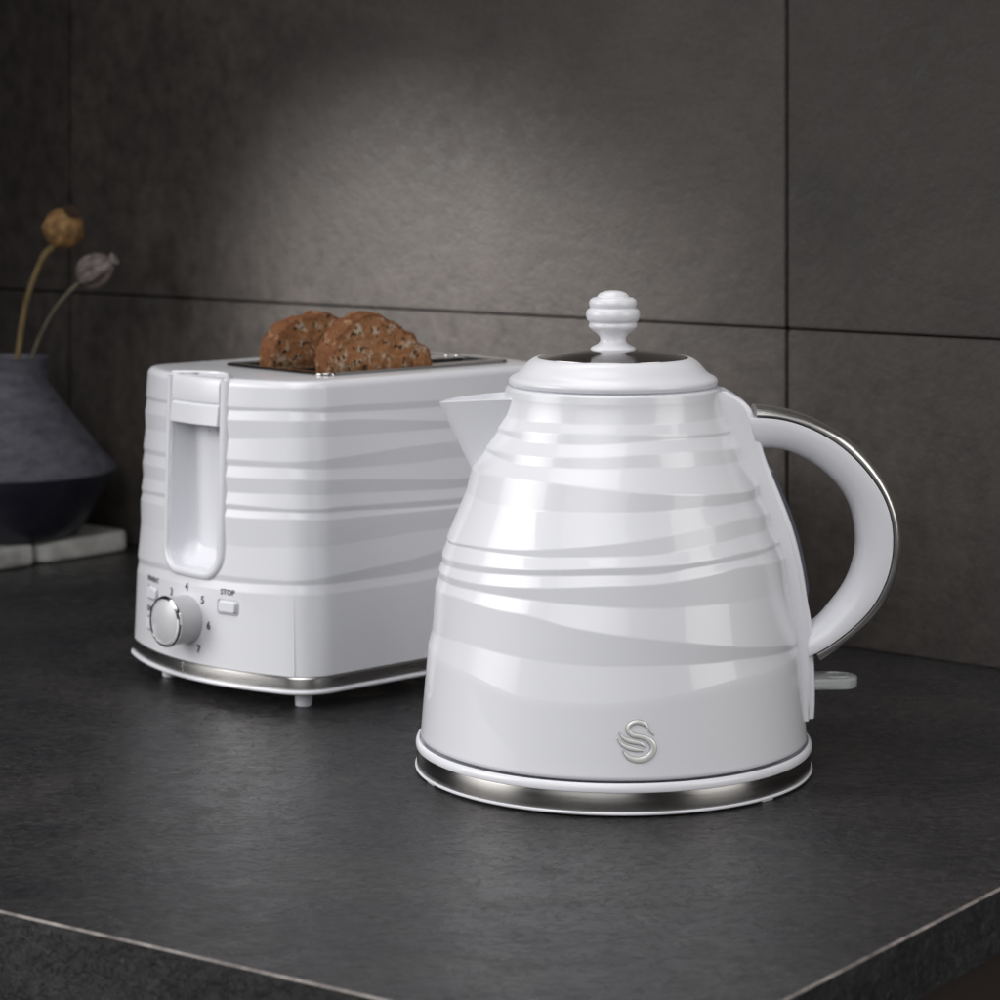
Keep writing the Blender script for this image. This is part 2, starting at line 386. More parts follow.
for k in range(NK):
    phi = -PI + 2*PI*k/NK
    knots = [(.1938, -.0012), (.1930, -.0001), (.1890, 0.0), (.1800, -.0003)]
    for b_, T in enumerate(tabs):
        zp, zv = T[k]
        last = b_ == len(tabs)-1
        hgt = zp-zv
        a_ = min(.00068, .00028+.072*hgt) * (.10 if last else 1)
        knots.append((zp, a_)); knots.append((zv, -a_ if not last else 0.0))
    knots.append((.0174, 0.0))
    col = []
    for i in range(len(knots)-1):
        (z0, o0), (z1, o1) = knots[i], knots[i+1]
        d = abs(z1-z0); e = min(.16, .0003/max(d, 1e-5))
        if i >= len(knots)-3: e = .14
        for t in ((e, 2*e, .5, 1-2*e, 1-e) if i else (0, 2*e, .5, 1-2*e, 1-e)):
            z = z0+(z1-z0)*t
            r = (KR(z0)+o0)*(1-t)+(KR(z1)+o1)*t
            if i < 3 or i == len(knots)-2: r = KR(z)+o0+(o1-o0)*t
            col.append((r*math.sin(phi), -r*math.cos(phi), z+KZ))
    r = KR(.0174); col.append((r*math.sin(phi), -r*math.cos(phi), .0174+KZ))
    col.append(((r-.0030)*math.sin(phi), -(r-.0030)*math.cos(phi), .0160+KZ))
    cols.append(col)
nr_ = len(cols[0])
V = [p for c_ in cols for p in c_]; F = []
for k in range(NK):
    k2 = (k+1) % NK
    for i in range(nr_-1): F.append((k*nr_+i, k*nr_+i+1, k2*nr_+i+1, k2*nr_+i))
V.append((0, 0, .0160+KZ)); V.append((0, 0, .1938+KZ))
for k in range(NK):
    k2 = (k+1) % NK
    F.append((k*nr_+nr_-1, len(V)-2, k2*nr_+nr_-1)); F.append((k*nr_, k2*nr_, len(V)-1))
body = mesh_obj('body', V, F, WHITE, kt, sharp=math.radians(75))

# lid > steel disc, knob
lid = lathe('lid', [(.0505, .1925), (.0505, .1946), (.0524, .1947), (.0531, .1954), (.0533, .1965), (.0530, .1977), (.0520, .1986), (.0506, .1994), (.0490, .2003), (.0474, .2016), (.0460, .2033), (.0445, .2050), (.0430, .2064), (.0412, .2076), (.0396, .2083), (.0386, .2083), (.0384, .2078), (.01, .2078)],
            WHITE2, kt, center=(0, 0, KZ))
dp = [(.0383, .2080)] + [(.0382*(1-t), .2084+.0046*math.sin(PI/2*t)) for t in [i/14 for i in range(15)]]
lathe('steel_disc', dp, DISC, lid, center=(0, 0, KZ))
kp = [(0, .2110), (.0108, .2118), (.0115, .2123), (.0115, .2130), (.0108, .2137), (.0093, .2144), (.0077, .2153), (.0068, .2163), (.0065, .2175), (.0067, .2188), (.0080, .2204), (.0098, .2218), (.0114, .2229), (.0123, .2238), (.0125, .2248), (.0122, .2257), (.0118, .2263),
      (.0131, .2273), (.0136, .2286), (.0138, .2300), (.0136, .2316), (.0130, .2327), (.0117, .2335), (.0120, .2344), (.0123, .2355), (.0122, .2367), (.0116, .2378), (.0104, .2387), (.0089, .2391), (.0081, .2391), (.0079, .2399), (.0067, .2411), (.0046, .2420), (.002, .2424), (0, .2425)]
lathe('knob', kp, WHITE2, lid, n=72, center=(0, 0, KZ), sharp=math.radians(38))

# spout: stacked horizontal U slices, thick shell
def spout():
    nz_, nu = 18, 33
    outer = []
    for i in range(nz_+1):
        t = i/nz_
        keel = Vector((-.0705, .1475)).lerp(Vector((-.0886, .1852)), t)   # x, z of the nose line
        w = .0020+.0185*t**.8
        row = []
        for k in range(nu):
            s = -1+2*k/(nu-1)
            y = w*math.copysign(abs(s)**.9, s)
            zb = keel.y + .0035*t*abs(s)**1.2
            rb = max(.03, KR(zb)-.003)
            xb = -math.sqrt(max(1e-6, rb*rb-w*w))
            q = abs(s)
            f = (math.sqrt(q*q+.16)-math.sqrt(.16))/(math.sqrt(1.16)-math.sqrt(.16))
            f = .45*f+.55*(1-math.sqrt(1-.97*q*q))/(1-math.sqrt(.03))
            x = keel.x+(xb-keel.x)*f
            row.append(Vector((x, y, zb+KZ)))
        outer.append(row)
    V = [p for r_ in outer for p in r_]; F = []
    for i in range(nz_):
        for k in range(nu-1): F.append((i*nu+k, i*nu+k+1, (i+1)*nu+k+1, (i+1)*nu+k))
    o = mesh_obj('spout', V, F, WHITE2, kt)
    bm = bmesh.new(); bm.from_mesh(o.data)
    # shell thickness towards the inside
    bm.normal_update()
    cen = Vector((-.06, 0, .18+KZ))
    r = bmesh.ops.solidify(bm, geom=bm.faces[:], thickness=.0021)
    for f in bm.faces: f.smooth = True
    bmesh.ops.recalc_face_normals(bm, faces=bm.faces)
    for e in bm.edges:
        if len(e.link_faces) == 2 and e.calc_face_angle(0) > math.radians(50): e.smooth = False
    bm.to_mesh(o.data); bm.free()
spout()

# handle in the xz-plane
def to3(P2): return [Vector((p[0], 0, p[1]+KZ)) for p in P2]
NH = 72
Hi = smooth_pts(catmull(to3(H_IN), NH), 6); Hs = smooth_pts(catmull(to3(H_SEAM), NH), 6)
HW = .0145
secs = []
for i in range(NH):
    a_, b_ = Hs[i], Hi[i]; d = (b_-a_)
    row = []
    a_ = a_ + d.normalized()*.0004
    row.append(a_+Vector((0, -HW+.0003, 0))); 
    M_ = 22
    for k in range(M_+1):
        th_ = PI*k/M_
        y = -HW*math.copysign(abs(math.cos(th_))**.62, math.cos(th_)); q = .08+.92*math.sin(th_)**.85
        if k in (0, M_): q = .05
        row.append(a_+d*q+Vector((0, y, 0)))
    row.append(a_+Vector((0, HW-.0003, 0)))
    secs.append(row)
handle = loft('handle', secs, WHITE2, kt, sharp=math.radians(55))
No = 60
Ho = smooth_pts(catmull(to3(H_OUT), No), 4)
# seam points nearest to the outer ones
def near(Pl, q):
    best = min(range(len(Pl)-1), key=lambda i: (Pl[i]-q).length+(Pl[i+1]-q).length)
    a_, b_ = Pl[best], Pl[best+1]; t = max(0, min(1, (q-a_).dot(b_-a_)/(b_-a_).length_squared)); return a_.lerp(b_, t)
secs = []
for i in range(No):
    o_ = Ho[i]; s_ = near(Hs, o_); n_ = (o_-s_).normalized(); dd = max(.0026, (o_-s_).length)
    b0 = s_ + n_*.0003
    prof = [(-HW, 0), (-HW-.0002, dd*.30), (-HW+.0008, dd*.72), (-HW+.0026, dd*.97), (-HW+.0042, dd*1.03), (-HW*.4, dd+.0006), (0, dd+.0008), (HW*.4, dd+.0006), (HW-.0042, dd*1.03), (HW-.0026, dd*.97), (HW-.0008, dd*.72), (HW+.0002, dd*.30), (HW, 0)]
    secs.append([b0+Vector((0, y, 0))+n_*q for y, q in prof])
loft('handle_steel_band', secs, STEEL_H, handle, sharp=math.radians(70))

# bracket running down the back of the body
NB = 60
Bo = smooth_pts(catmull(to3(BR_OUT), NB), 3)
secs = []
for i in range(NB):
    o_ = Bo[i]; z = o_.z-KZ
    rin = KR(min(.19, z))-.006
    inn = Vector((rin, 0, o_.z))
    w1, w2 = .0175, .0110
    e1 = inn+(o_-inn)*.25
    rr = [(inn, w1), (Vector((max(rin+.004, math.sqrt(max(0, (KR(min(.19, z))+.0016)**2-w1**2))), 0, o_.z)), w1),
          (o_-Vector((.0034, 0, 0)), w1-.0015), (o_-Vector((.0030, 0, 0)), w2+.0015), (o_-Vector((.0006, 0, 0)), w2+.0006), (o_, w2-.0006)]
    row = [p+Vector((0, -w, 0)) for p, w in rr]+[p+Vector((0, w, 0)) for p, w in rr[::-1]]
    secs.append(row)
bracket = loft('handle_mount', secs, WHITE2, kt, sharp=math.radians(30))
# water gauge strip
seg = [p for p in Bo if .082 < p.z-KZ < .156]
seg = catmull(seg, 30); secs = []
for i, p in enumerate(seg):
    e = min(1, .25+min(i, 29-i)/3.5)
    o1 = Vector((.0024*e, 0, 0)); w = .0062*min(1, .5+min(i, 29-i)/4)
    secs.append([p+Vector((-.001, -w, 0)), p+o1*.7+Vector((0, -w, 0)), p+o1+Vector((0, -w*.6, 0)), p+o1+Vector((0, w*.6, 0)), p+o1*.7+Vector((0, w, 0)), p+Vector((-.001, w, 0))])
loft('water_gauge', secs, GAUGE, bracket)
# switch tab
bm = bmesh.new()
pts = []
x0, x1, w = .096, .1245, .0105
for (px, py) in [(x0, -w), (x1-w, -w)]: pts.append((px, py))
for k in range(1, 16): a_ = -PI/2+PI*k/16; pts.append((x1-w+w*math.cos(a_), w*math.sin(a_)))
pts += [(x1-w, w), (x0, w)]
vs_ = [bm.verts.new((p[0], p[1], 0)) for p in pts]; fc = bm.faces.new(vs_)
r = bmesh.ops.extrude_face_region(bm, geom=[fc]); 
for q in r['geom']:
    if isinstance(q, bmesh.types.BMVert): q.co.z += .0058
bmesh.ops.bevel(bm, geom=[e for e in bm.edges], offset=.0013, segments=3, affect='EDGES', profile=.5)
bmesh.ops.translate(bm, vec=(0, 0, .0435-.003+KZ), verts=bm.verts)
sw = bm_obj('switch', bm, CLEAR, kt, sharp=math.radians(60))
ring = [Vector((x1-w+.0062*math.cos(a_), .0062*math.sin(a_), .0435+.0029+KZ)) for a_ in [2*PI*k/32 for k in range(33)]]
tube('switch_ring', ring, .0005, CLEAR, sw, n=8)

# swan badge: ribbons pressed onto the body
def on_kettle(dx, dz, off):
    z = .0353+dz; r = KR(z)+off+.0002; ph = .068+dx/r
    return Vector((r*math.sin(ph), -r*math.cos(ph), z+KZ))
U_ = .0518e-3
def ribbon(pts, widths, nm, m, off, dome, extra=0):
    P2 = catmull([Vector(((x-415)*U_, -(y-382)*U_, 0)) for x, y in pts], 40)
    V, F = [], []
    for i, p in enumerate(P2):
        t = (P2[min(i+1, 39)]-P2[max(i-1, 0)]).normalized(); n_ = Vector((-t.y, t.x, 0))
        f = i/39*(len(widths)-1); j = min(len(widths)-2, int(f)); wd_ = (widths[j]+(widths[j+1]-widths[j])*(f-j))*U_*.64+extra
        for q, h_ in ((-1, 0), (-.6, .8), (0, 1), (.6, .8), (1, 0)):
            a_ = p+n_*wd_*q; V.append(on_kettle(a_.x, a_.y, off+dome*h_))
    for i in range(39):
        for k in range(4): F.append((i*5+k, i*5+k+1, i*5+k+6, i*5+k+5))
    return V, F
strokes = [([(523, 268), (500, 235), (462, 216), (420, 209), (375, 220), (345, 245), (337, 275), (350, 305), (382, 326), (430, 336), (490, 352), (540, 382), (568, 420), (570, 462), (545, 505), (500, 535), (440, 549), (380, 541), (330, 515), (288, 462)], [10, 30, 28, 28, 28, 30, 33, 38, 42, 44, 42, 36, 26, 3]),
           ([(258, 300), (290, 345), (340, 374), (400, 389), (460, 405), (503, 438)], [1, 22, 30, 30, 24, 4]),
           ([(242, 358), (280, 405), (330, 435), (400, 454), (474, 466)], [1, 22, 30, 28, 12]),
           ([(528, 284), (552, 306), (580, 331)], [7, 6, 1])]
bV, bF, oV, oF = [], [], [], []
for pts, wds in strokes:
    v1, f1 = ribbon(pts, wds, '', None, .0002, .0003); n0 = len(bV); bV += v1; bF += [tuple(q+n0 for q in f) for f in f1]
    v1, f1 = ribbon(pts, wds, '', None, .0000, .00015, .00022); n0 = len(oV); oV += v1; oF += [tuple(q+n0 for q in f) for f in f1]
badge = mesh_obj('swan_badge', bV, bF, SILVER, kt)
mesh_obj('badge_outline', oV, oF, EDGE, badge)

# ------------------------------------------------------------------ power base
pb = empty('power_base', (XK, DK, 0), 0, 'round white kettle base with a brushed steel band, standing under the kettle', 'kettle base')
lathe('top_ring', [(.0900, .0117), (.1000, .0117), (.1004, .0120), (.1006, .0128), (.1005, .0140), (.1002, .0150), (.0996, .0157), (.0989, .0160), (.0985, .0156), (.0983, .0135), (.05, .0130)], WHITE2, pb, n=160)
lathe('steel_band', [(.0950, .0027), (.0999, .0027), (.1001, .0030), (.1001, .0114), (.0999, .0117), (.0950, .0117)], STEEL_D, pb, n=160)
lathe('bottom_ring', [(.06, .0010), (.0985, .0010), (.1004, .0012), (.1009, .0017), (.1009, .0023), (.1005, .0027), (.0985, .0027), (.06, .0027)], WHITE2, pb, n=160)
for a_ in (-1.18, .80, 2.1, -2.4):
    Mx = Matrix.Rotation(a_, 4, 'Z')
    cc = Vector((math.sin(a_)*.0962, -math.cos(a_)*.0962, .0010))
    rbox('foot', cc, (.0085, .007, .0020), WHITE2, pb, .0005, 2, Mx)

# ================================================================== TOASTER
al = math.radians(47.5)
TC = Vector((-.0795, 1.512, 0))
ts = empty('toaster', TC, PI/2-al, 'long white two-slice toaster with wavy ridges and a round dial, behind the kettle', 'toaster')
TR, TS = .024, .014
def thalf(z):
    t = (z-.02)/.16; return .1395-.004*t, .0887-.008*t
def outline(a, b, r=TR, s=TS, n=24):
    ai, bi = a-r, b-r; res = []
    E = []
    for i in range(n+1):
        v = -bi+2*bi*i/n; l = math.hypot(1, 2*s*v/bi**2)
        E.append((-(ai-s*(v/bi)**2), v, -1/l, 2*s*v/bi**2/l))
    def arc(cu, cv_, a0, a1, m_=10): return [(cu, cv_, math.cos(a0+(a1-a0)*k/m_), math.sin(a0+(a1-a0)*k/m_)) for k in range(m_+1)]
    for i in range(n): res.append((-(ai-s)*i/n, -bi, 0, -1))
    a_end = math.atan2(E[0][3], E[0][2])
    if a_end > 0: a_end -= 2*PI
    res += arc(E[0][0], -bi, -PI/2, a_end); res += E[1:-1]
    res += arc(E[-1][0], bi, math.atan2(E[-1][3], E[-1][2]), PI/2)
    for i in range(1, n): res.append((-(ai-s)*(1-i/n), bi, 0, 1))
    full = res+[(-u, -v, -nu, -nv) for u, v, nu, nv in res]
    return [((u+r*nu)*(1 if u < 0 else .645), v+r*nv, nu, nv) for u, v, nu, nv in full]
def front(v, z):
    a, b = thalf(z); ai, bi = a-TR, b-TR; v0 = v
    for _ in range(25):
        l = math.hypot(1, 2*TS*v0/bi**2); v0 = v-TR*(2*TS*v0/bi**2/l)
    l = math.hypot(1, 2*TS*v0/bi**2)
    return -(ai-TS*(v0/bi)**2)-TR/l
NT = len(outline(.1395, .0887))
def tdense(T):
    # index 0 = middle of the near long side, growing towards the control end
    T = sorted(T); a0, a59 = T[0], T[-1]
    # near side behind the kettle carries on the same trend
    out = []
    for k in range(NT):
        if k <= a59[0]: out.append(list(lerp_tab(T, k)))
        elif k < 95: out.append(list(a59[1:]))
        else:
            f = min(1, (k-95)/65); f = f*f*(3-2*f)
            out.append([x+(y-x)*f for x, y in zip(a59[1:], a0[1:])])
    for _ in range(5):
        out = [[(out[(i-1) % NT][q]+2*out[i][q]+out[(i+1) % NT][q])/4 for q in range(2)] for i in range(NT)]
    return out
TT = [tdense(T) for T in TB]
ZB, ZT = .0195, .1795
levels = []   # per column: list of (z, off)
for k in range(NT):
    kn = [(ZB, 0.0)]
    for b_ in range(len(TT)-1, -1, -1):
        zp, zv = TT[b_][k]; a_ = min(.00044, .00018+.053*(zp-zv))
        if b_ == len(TT)-1: kn.append((zv-.0052, .0004))
        kn.append((zv, -a_)); kn.append((zp, a_))
    kn.append((ZT, 0.0))
    seq = []
    for i in range(len(kn)-1):
        (z0, o0), (z1, o1) = kn[i], kn[i+1]; d = abs(z1-z0); e = min(.16, .0003/max(d, 1e-5))
        for t in ((e, 2*e, .5, 1-2*e, 1-e) if i else (0, 2*e, .5, 1-2*e, 1-e)):
            seq.append((z0+(z1-z0)*t, o0+(o1-o0)*t))
    seq.append(kn[-1]); levels.append(seq)
NL = len(levels[0]); rows = []
for i in range(NL):
    row = []
    for k in range(NT):
        z, off = levels[k][i]; a, b = thalf(z)
        row.append((k, z, off))
    rows.append(row)
cache = {}
def opt(k, z):
    key = round(z, 5)
    if key not in cache: cache[key] = outline(*thalf(key))
    return cache[key][k]
R3 = []
for row in rows:
    r_ = []
    for k, z, off in row:
        u, v, nu, nv = opt(k, z); r_.append(Vector((u+nu*off, v+nv*off, z)))
    R3.append(r_)
# rounded shoulder
fr = .0045
for j in range(1, 9):
    t = PI/2*j/8; z = ZT+fr*math.sin(t); ins_ = fr*(1-math.cos(t)); r_ = []
    for k in range(NT):
        u, v, nu, nv = opt(k, ZT); r_.append(Vector((u-nu*ins_, v-nv*ins_, z)))
    R3.append(r_)
ZTOP = ZT+fr
tbody = loft('body', R3, WHITE, ts, sharp=math.radians(75))
# --- cutters
VC = -.0032; SW = .0245
def prism(name, poly, u0, u1):  # poly in (v, z)
    n = len(poly)
    V = [(u0, v, z) for v, z in poly]+[(u1, v, z) for v, z in poly]
    F = [tuple(range(n)), tuple(range(n, 2*n))[::-1]]+[(i, (i+1) % n, n+(i+1) % n, n+i) for i in range(n)]
    o = mesh_obj(name, V, F, WHITE2, None, sharp=math.radians(30)); return o
SB = .0715
def slot_poly(w, zb, zt, r=.012, n=8):
    p = [(VC-w, zt)]
    p += [(VC-w+r-r*math.cos(PI/2*k/n), zb+r-r*math.sin(PI/2*k/n)) for k in range(n+1)]
    p += [(VC+w-r+r*math.sin(PI/2*k/n), zb+r-r*math.cos(PI/2*k/n)) for k in range(n+1)]
    p += [(VC+w, zt)]
    return p
c1 = prism('cut', slot_poly(SW-.0015, SB+.0015, .20), -.16, -.1215)
def boxcut(c_, s_):
    return rbox('cut', c_, s_, WHITE2, None, 0)
PC = (-.009, -.008)
SLOTV = (-.033, .0205)
cuts = [c1]
for sv in SLOTV: cuts.append(boxcut((PC[0], sv, .15), (.132, .027, .10)))
for c_ in cuts: c_.matrix_world = ts.matrix_world
bpy.context.view_layer.update()
for c_ in cuts: c_.parent = ts
bpy.context.view_layer.update()
boolean(tbody, cuts)
for p_ in tbody.data.polygons: p_.use_smooth = True
bm = bmesh.new(); bm.from_mesh(tbody.data)
for e in bm.edges:
    if len(e.link_faces) == 2: e.smooth = e.calc_face_angle(0) < math.radians(45)
bm.to_mesh(tbody.data); bm.free()

# recess liner: concave trough
def liner():
    nz_, nv_ = 24, 25; V, F = [], []
    nz_ = 40
    for i in range(nz_+1):
        z = SB+.0006+(ZTOP-.003-SB-.0006)*(i/nz_)**1.6
        zz = z-SB-.0005
        wz = SW-.0012 - (.012-math.sqrt(max(0, .012**2-(.012-zz)**2)) if zz < .012 else 0)
        wz = max(wz, .004)
        dep = .0165*math.sqrt(max(0, 1-(1-min(1, zz/.018))**2))
        for k in range(nv_):
            s = -1+2*k/(nv_-1); v_ = VC+wz*s
            q = (1-abs(s)**4.5)**.8
            V.append((front(v_, z)+.0015+dep*q, v_, z))
    for i in range(nz_):
        for k in range(nv_-1): F.append((i*nv_+k, i*nv_+k+1, (i+1)*nv_+k+1, (i+1)*nv_+k))
    return mesh_obj('lever_recess', V, F, WHITE2, ts)
liner()
# raised rim around the recess
path = []
poly = slot_poly(SW+.0006, SB, ZTOP-.0012)
dense = []
for (a_, b_) in zip(poly, poly[1:]):
    d = math.hypot(b_[0]-a_[0], b_[1]-a_[1]); m_ = max(1, int(d/.003))
    for k in range(m_): dense.append((a_[0]+(b_[0]-a_[0])*k/m_, a_[1]+(b_[1]-a_[1])*k/m_))
dense.append(poly[-1])
secs = []
for i, (v_, z) in enumerate(dense):
    a_, b_ = dense[max(i-1, 0)], dense[min(i+1, len(dense)-1)]
    t = Vector((b_[0]-a_[0], b_[1]-a_[1])).normalized(); n_ = Vector((t.y, -t.x))  # in (v,z), away from the slot
    cvz = Vector((VC, z)); 
    if n_.dot(Vector((v_-VC, z-(SB+.05) if z < SB+.012 else 0))) < 0: n_ = -n_
    row = []
    for q, h_ in [(-.0012, -.006), (-.0014, .0002), (-.0008, .0014), (.0004, .0019), (.0020, .0017), (.0034, .0008), (.0040, -.002), (.0038, -.006)]:
        vv, zz = v_+n_.x*q, min(ZTOP-.001, z+n_.y*q)
        row.append(Vector((front(vv, zz)-h_, vv, zz)))
    secs.append(row)
loft('recess_rim', secs, WHITE2, ts, sharp=math.radians(70))
# lever paddle
secs = []
lw = SW-.0022
pr = [(.1565, .0), (.1562, -.0008), (.1568, -.0019), (.1672, -.0012), (.1684, .0001), (.1696, -.0006), (.1795, -.0008), (ZTOP-.0016, .0002), (ZTOP-.0006, .0016), (ZTOP-.0006, .010), (.1565, .010)]
for k in range(17):
    v_ = VC-lw+2*lw*k/16
    secs.append([Vector((front(v_, z)+o_+.0002, v_, z)) for z, o_ in pr])
loft('lever', secs, WHITE2, ts, sharp=math.radians(25))
hk = [Vector((front(VC, .155)+.006+.0035*math.sin(t), VC-.002, .158-.0065*t/1.5)) for t in [0, .4, .8, 1.2, 1.5]]
tube('lever_hook', hk, .0011, WHITE2, ts)
# curved lip on top behind the lever
lip = [Vector((front(VC, .18)+.004+.0155*math.cos(s*PI/2), VC+SW*1.12*s, ZTOP+.0004)) for s in [-1+2*k/24 for k in range(25)]]
tube('top_lip', lip, .0009, WHITE, ts, n=8)
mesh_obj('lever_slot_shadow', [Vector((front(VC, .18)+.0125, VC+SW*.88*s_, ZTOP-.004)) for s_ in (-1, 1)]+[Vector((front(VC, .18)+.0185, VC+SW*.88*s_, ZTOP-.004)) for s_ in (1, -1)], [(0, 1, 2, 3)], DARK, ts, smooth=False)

# steel plate with two slots
def plate():
    L2, W2 = .0735, .0505
    us = [-L2, -.066, .066, L2]; vs = [-W2, SLOTV[0]-.0135-PC[1], SLOTV[0]+.0135-PC[1], SLOTV[1]-.0135-PC[1], SLOTV[1]+.0135-PC[1], W2]
    bm = bmesh.new(); G = {}
    for i, u in enumerate(us):
        for j, v_ in enumerate(vs): G[i, j] = bm.verts.new((u+PC[0], v_+PC[1], ZTOP+.0003))
    for i in range(3):
        for j in range(5):
            if i == 1 and j in (1, 3): continue
            bm.faces.new((G[i, j], G[i+1, j], G[i+1, j+1], G[i, j+1]))
    r = bmesh.ops.extrude_face_region(bm, geom=bm.faces[:])
    for q in r['geom']:
        if isinstance(q, bmesh.types.BMVert): q.co.z += .0014
    cor_ = [e for e in bm.edges if abs(e.verts[0].co.z-e.verts[1].co.z) > .001 and abs(abs(e.verts[0].co.x-PC[0])-L2) < 1e-5 and abs(abs(e.verts[0].co.y-PC[1])-W2) < 1e-5]
    bmesh.ops.bevel(bm, geom=cor_, offset=.008, segments=6, affect='EDGES', profile=.5)
    rim = [e for e in bm.edges if e.verts[0].co.z > ZTOP+.0015 and e.verts[1].co.z > ZTOP+.0015 and len(e.link_faces) == 2 and e.calc_face_angle(0) > .8]
    bmesh.ops.bevel(bm, geom=rim, offset=.0007, segments=3, affect='EDGES', profile=.5)
    return bm_obj('top_plate', bm, DISC, ts, sharp=math.radians(60))
pl = plate()
for sv in SLOTV:
    w_, l_ = .0132, .0655; zt_, zb_ = ZTOP+.0012, .105
    V = [(PC[0]+su*l_, sv+s2*w_, z) for z in (zt_, zb_) for su, s2 in ((-1, -1), (1, -1), (1, 1), (-1, 1))]
    mesh_obj('slot_liner', V, [(0, 1, 5, 4), (1, 2, 6, 5), (2, 3, 7, 6), (3, 0, 4, 7), (4, 5, 6, 7)], DARK, pl, smooth=False)
for (u, v_) in ((.0505, -.0125), (.0555, -.0165)):
    bm = bmesh.new(); bmesh.ops.create_uvsphere(bm, u_segments=16, v_segments=10, radius=.0016)
    bmesh.ops.translate(bm, vec=(u, v_ if v_ > -.05 else v_+.006, ZTOP+.0020), verts=bm.verts)
    bm_obj('rivet', bm, CHROME, pl)

# base trim: steel strip, ledge, skirt, feet
def ringloft(name, prof, m, a0=.1395, b0=.0887):
    """prof: (offset, z) closed section swept round the outline"""
    O = outline(a0, b0)
    secs = [[Vector((u+nu*o_, v+nv*o_, z)) for o_, z in prof] for u, v, nu, nv in O]
    n = len(prof); V = [p for s in secs for p in s]; F = []
    for i in range(len(secs)):
        i2 = (i+1) % len(secs)
        for k in range(n): F.append((i*n+k, i*n+(k+1) % n, i2*n+(k+1) % n, i2*n+k))
    return mesh_obj(name, V, F, m, ts, sharp=math.radians(35))
ringloft('steel_strip', [(-.004, .0120), (.0008, .0120), (.0010, .0124), (.0010, .0184), (.0004, .0191), (-.0016, .0196), (-.004, .0196)], STEEL)
ringloft('skirt', [(-.006, .0092), (.0004, .0092), (.0019, .0099), (.0022, .0108), (.0018, .0117), (.0006, .0120), (-.006, .0120)], WHITE2)
O = outline(.1395-.004, .0887-.004)
O2 = outline(*thalf(.04))
bk = min(range(NT//2), key=lambda i: abs(O2[i][1]+.0786)+(1 if O2[i][0] > 0 else 0))
tube('seam_line', [Vector((opt(bk, z)[0]+opt(bk, z)[2]*.0002, opt(bk, z)[1]+opt(bk, z)[3]*.0002, z)) for z in [.0198+.0455*i/20 for i in range(21)]], .00028, WHITE, ts, n=6)
mesh_obj('underside', [(u, v, .0100) for u, v, _, _ in O], [tuple(range(len(O)))], WHITE2, ts, smooth=False)
# strip joint
vj = .0007; rbox('strip_joint', (front(vj, .02)-.0011, vj, .0152), (.0012, .0013, .0062), CHROME, ts, .0003)
for (u, v_) in ((-.1075, -.0705), (-.1175, .046), (.068, -.06), (.068, .06)):
    lathe('foot', [(0, 0), (.0041, 0), (.0048, .0006), (.0054, .0100), (0, .0100)], WHITE2, ts, n=32, center=(u, v_, 0))

# dial
KV, KZ_ = -.0022, .0438
def facing(v_, z):
    e = .002; t = Vector((front(v_+e, z)-front(v_-e, z), 2*e, 0)).normalized()
    up = Vector(((front(v_, z+e)-front(v_, z-e))/(2*e), 0, 1)).normalized()
    return t.cross(up).normalized(), t, up
def frame_mat(v_, z, off=0):
    n_, t, up = facing(v_, z)
    if n_.x > 0: n_ = -n_
    up = n_.cross(t) if n_.cross(t).z > 0 else t.cross(n_)
    p = Vector((front(v_, z), v_, z))+n_*off
    x = up.cross(n_)
    M_ = Matrix((( x.x, up.x, n_.x, p.x), (x.y, up.y, n_.y, p.y), (x.z, up.z, n_.z, p.z), (0, 0, 0, 1)))
    return M_
def disc_part(name, prof, M_, m, parent, n=64):
    V, F = [], []
    for r_, z in prof:
        for k in range(n): V.append(M_ @ Vector((r_*math.cos(2*PI*k/n), r_*math.sin(2*PI*k/n), z)))
    for i in range(len(prof)-1):
        for k in range(n): F.append((i*n+k, i*n+(k+1) % n, (i+1)*n+(k+1) % n, (i+1)*n+k))
    return mesh_obj(name, V, F, m, parent, sharp=math.radians(40))
M_ = frame_mat(KV, KZ_, -.002)
M_ = M_ 
dial = disc_part('dial', [(.0138, 0), (.0138, .0165), (.0130, .0168), (0, .0168)], M_, GREY, ts)
disc_part('dial_ring', [(.0120, .0160), (.0139, .0160), (.0147, .0166), (.0148, .0178), (.0142, .0188), (.0130, .0190), (.0127, .0184), (.0127, .0168)], M_, CHROME, dial)
disc_part('dial_face', [(.0127, .0168), (.0127, .0182), (.0122, .0186), (0, .0186)], M_, mat('dial_silver', (.60, .60, .62), .35, .1), dial)

# buttons
def button(v_, z, w, h, nm):
    M1 = frame_mat(v_, z, .0004)
    def rr(w, h, r, zz):
        pts = []
        for cx, cy, a0 in ((w-r, h-r, 0), (-w+r, h-r, PI/2), (-w+r, -h+r, PI), (w-r, -h+r, 1.5*PI)):
            for k in range(6): a_ = a0+PI/2*k/5; pts.append(M1 @ Vector((cx+r*math.cos(a_), cy+r*math.sin(a_), zz)))
        return pts
    loft('button_surround', [rr(w+.0013, h+.0013, .0022, .0003), rr(w+.0004, h+.0004, .0014, -.0010), rr(w*.5, h*.5, .001, -.0010)], mat('button_gap', (.30, .29, .38), .5), ts, cap=False)
    loft(nm, [rr(w, h, .0013, -.001), rr(w, h, .0013, .0012), rr(w-.0005, h-.0005, .001, .0017), rr(w*.4, h*.4, .0008, .0017)], WHITE2, ts)
button(-.0358, .0545, .0064, .0030, 'stop_button')
button(.0398, .0527, .0064, .0030, 'reheat_button')
button(.0390, .0345, .0064, .0030, 'defrost_button')

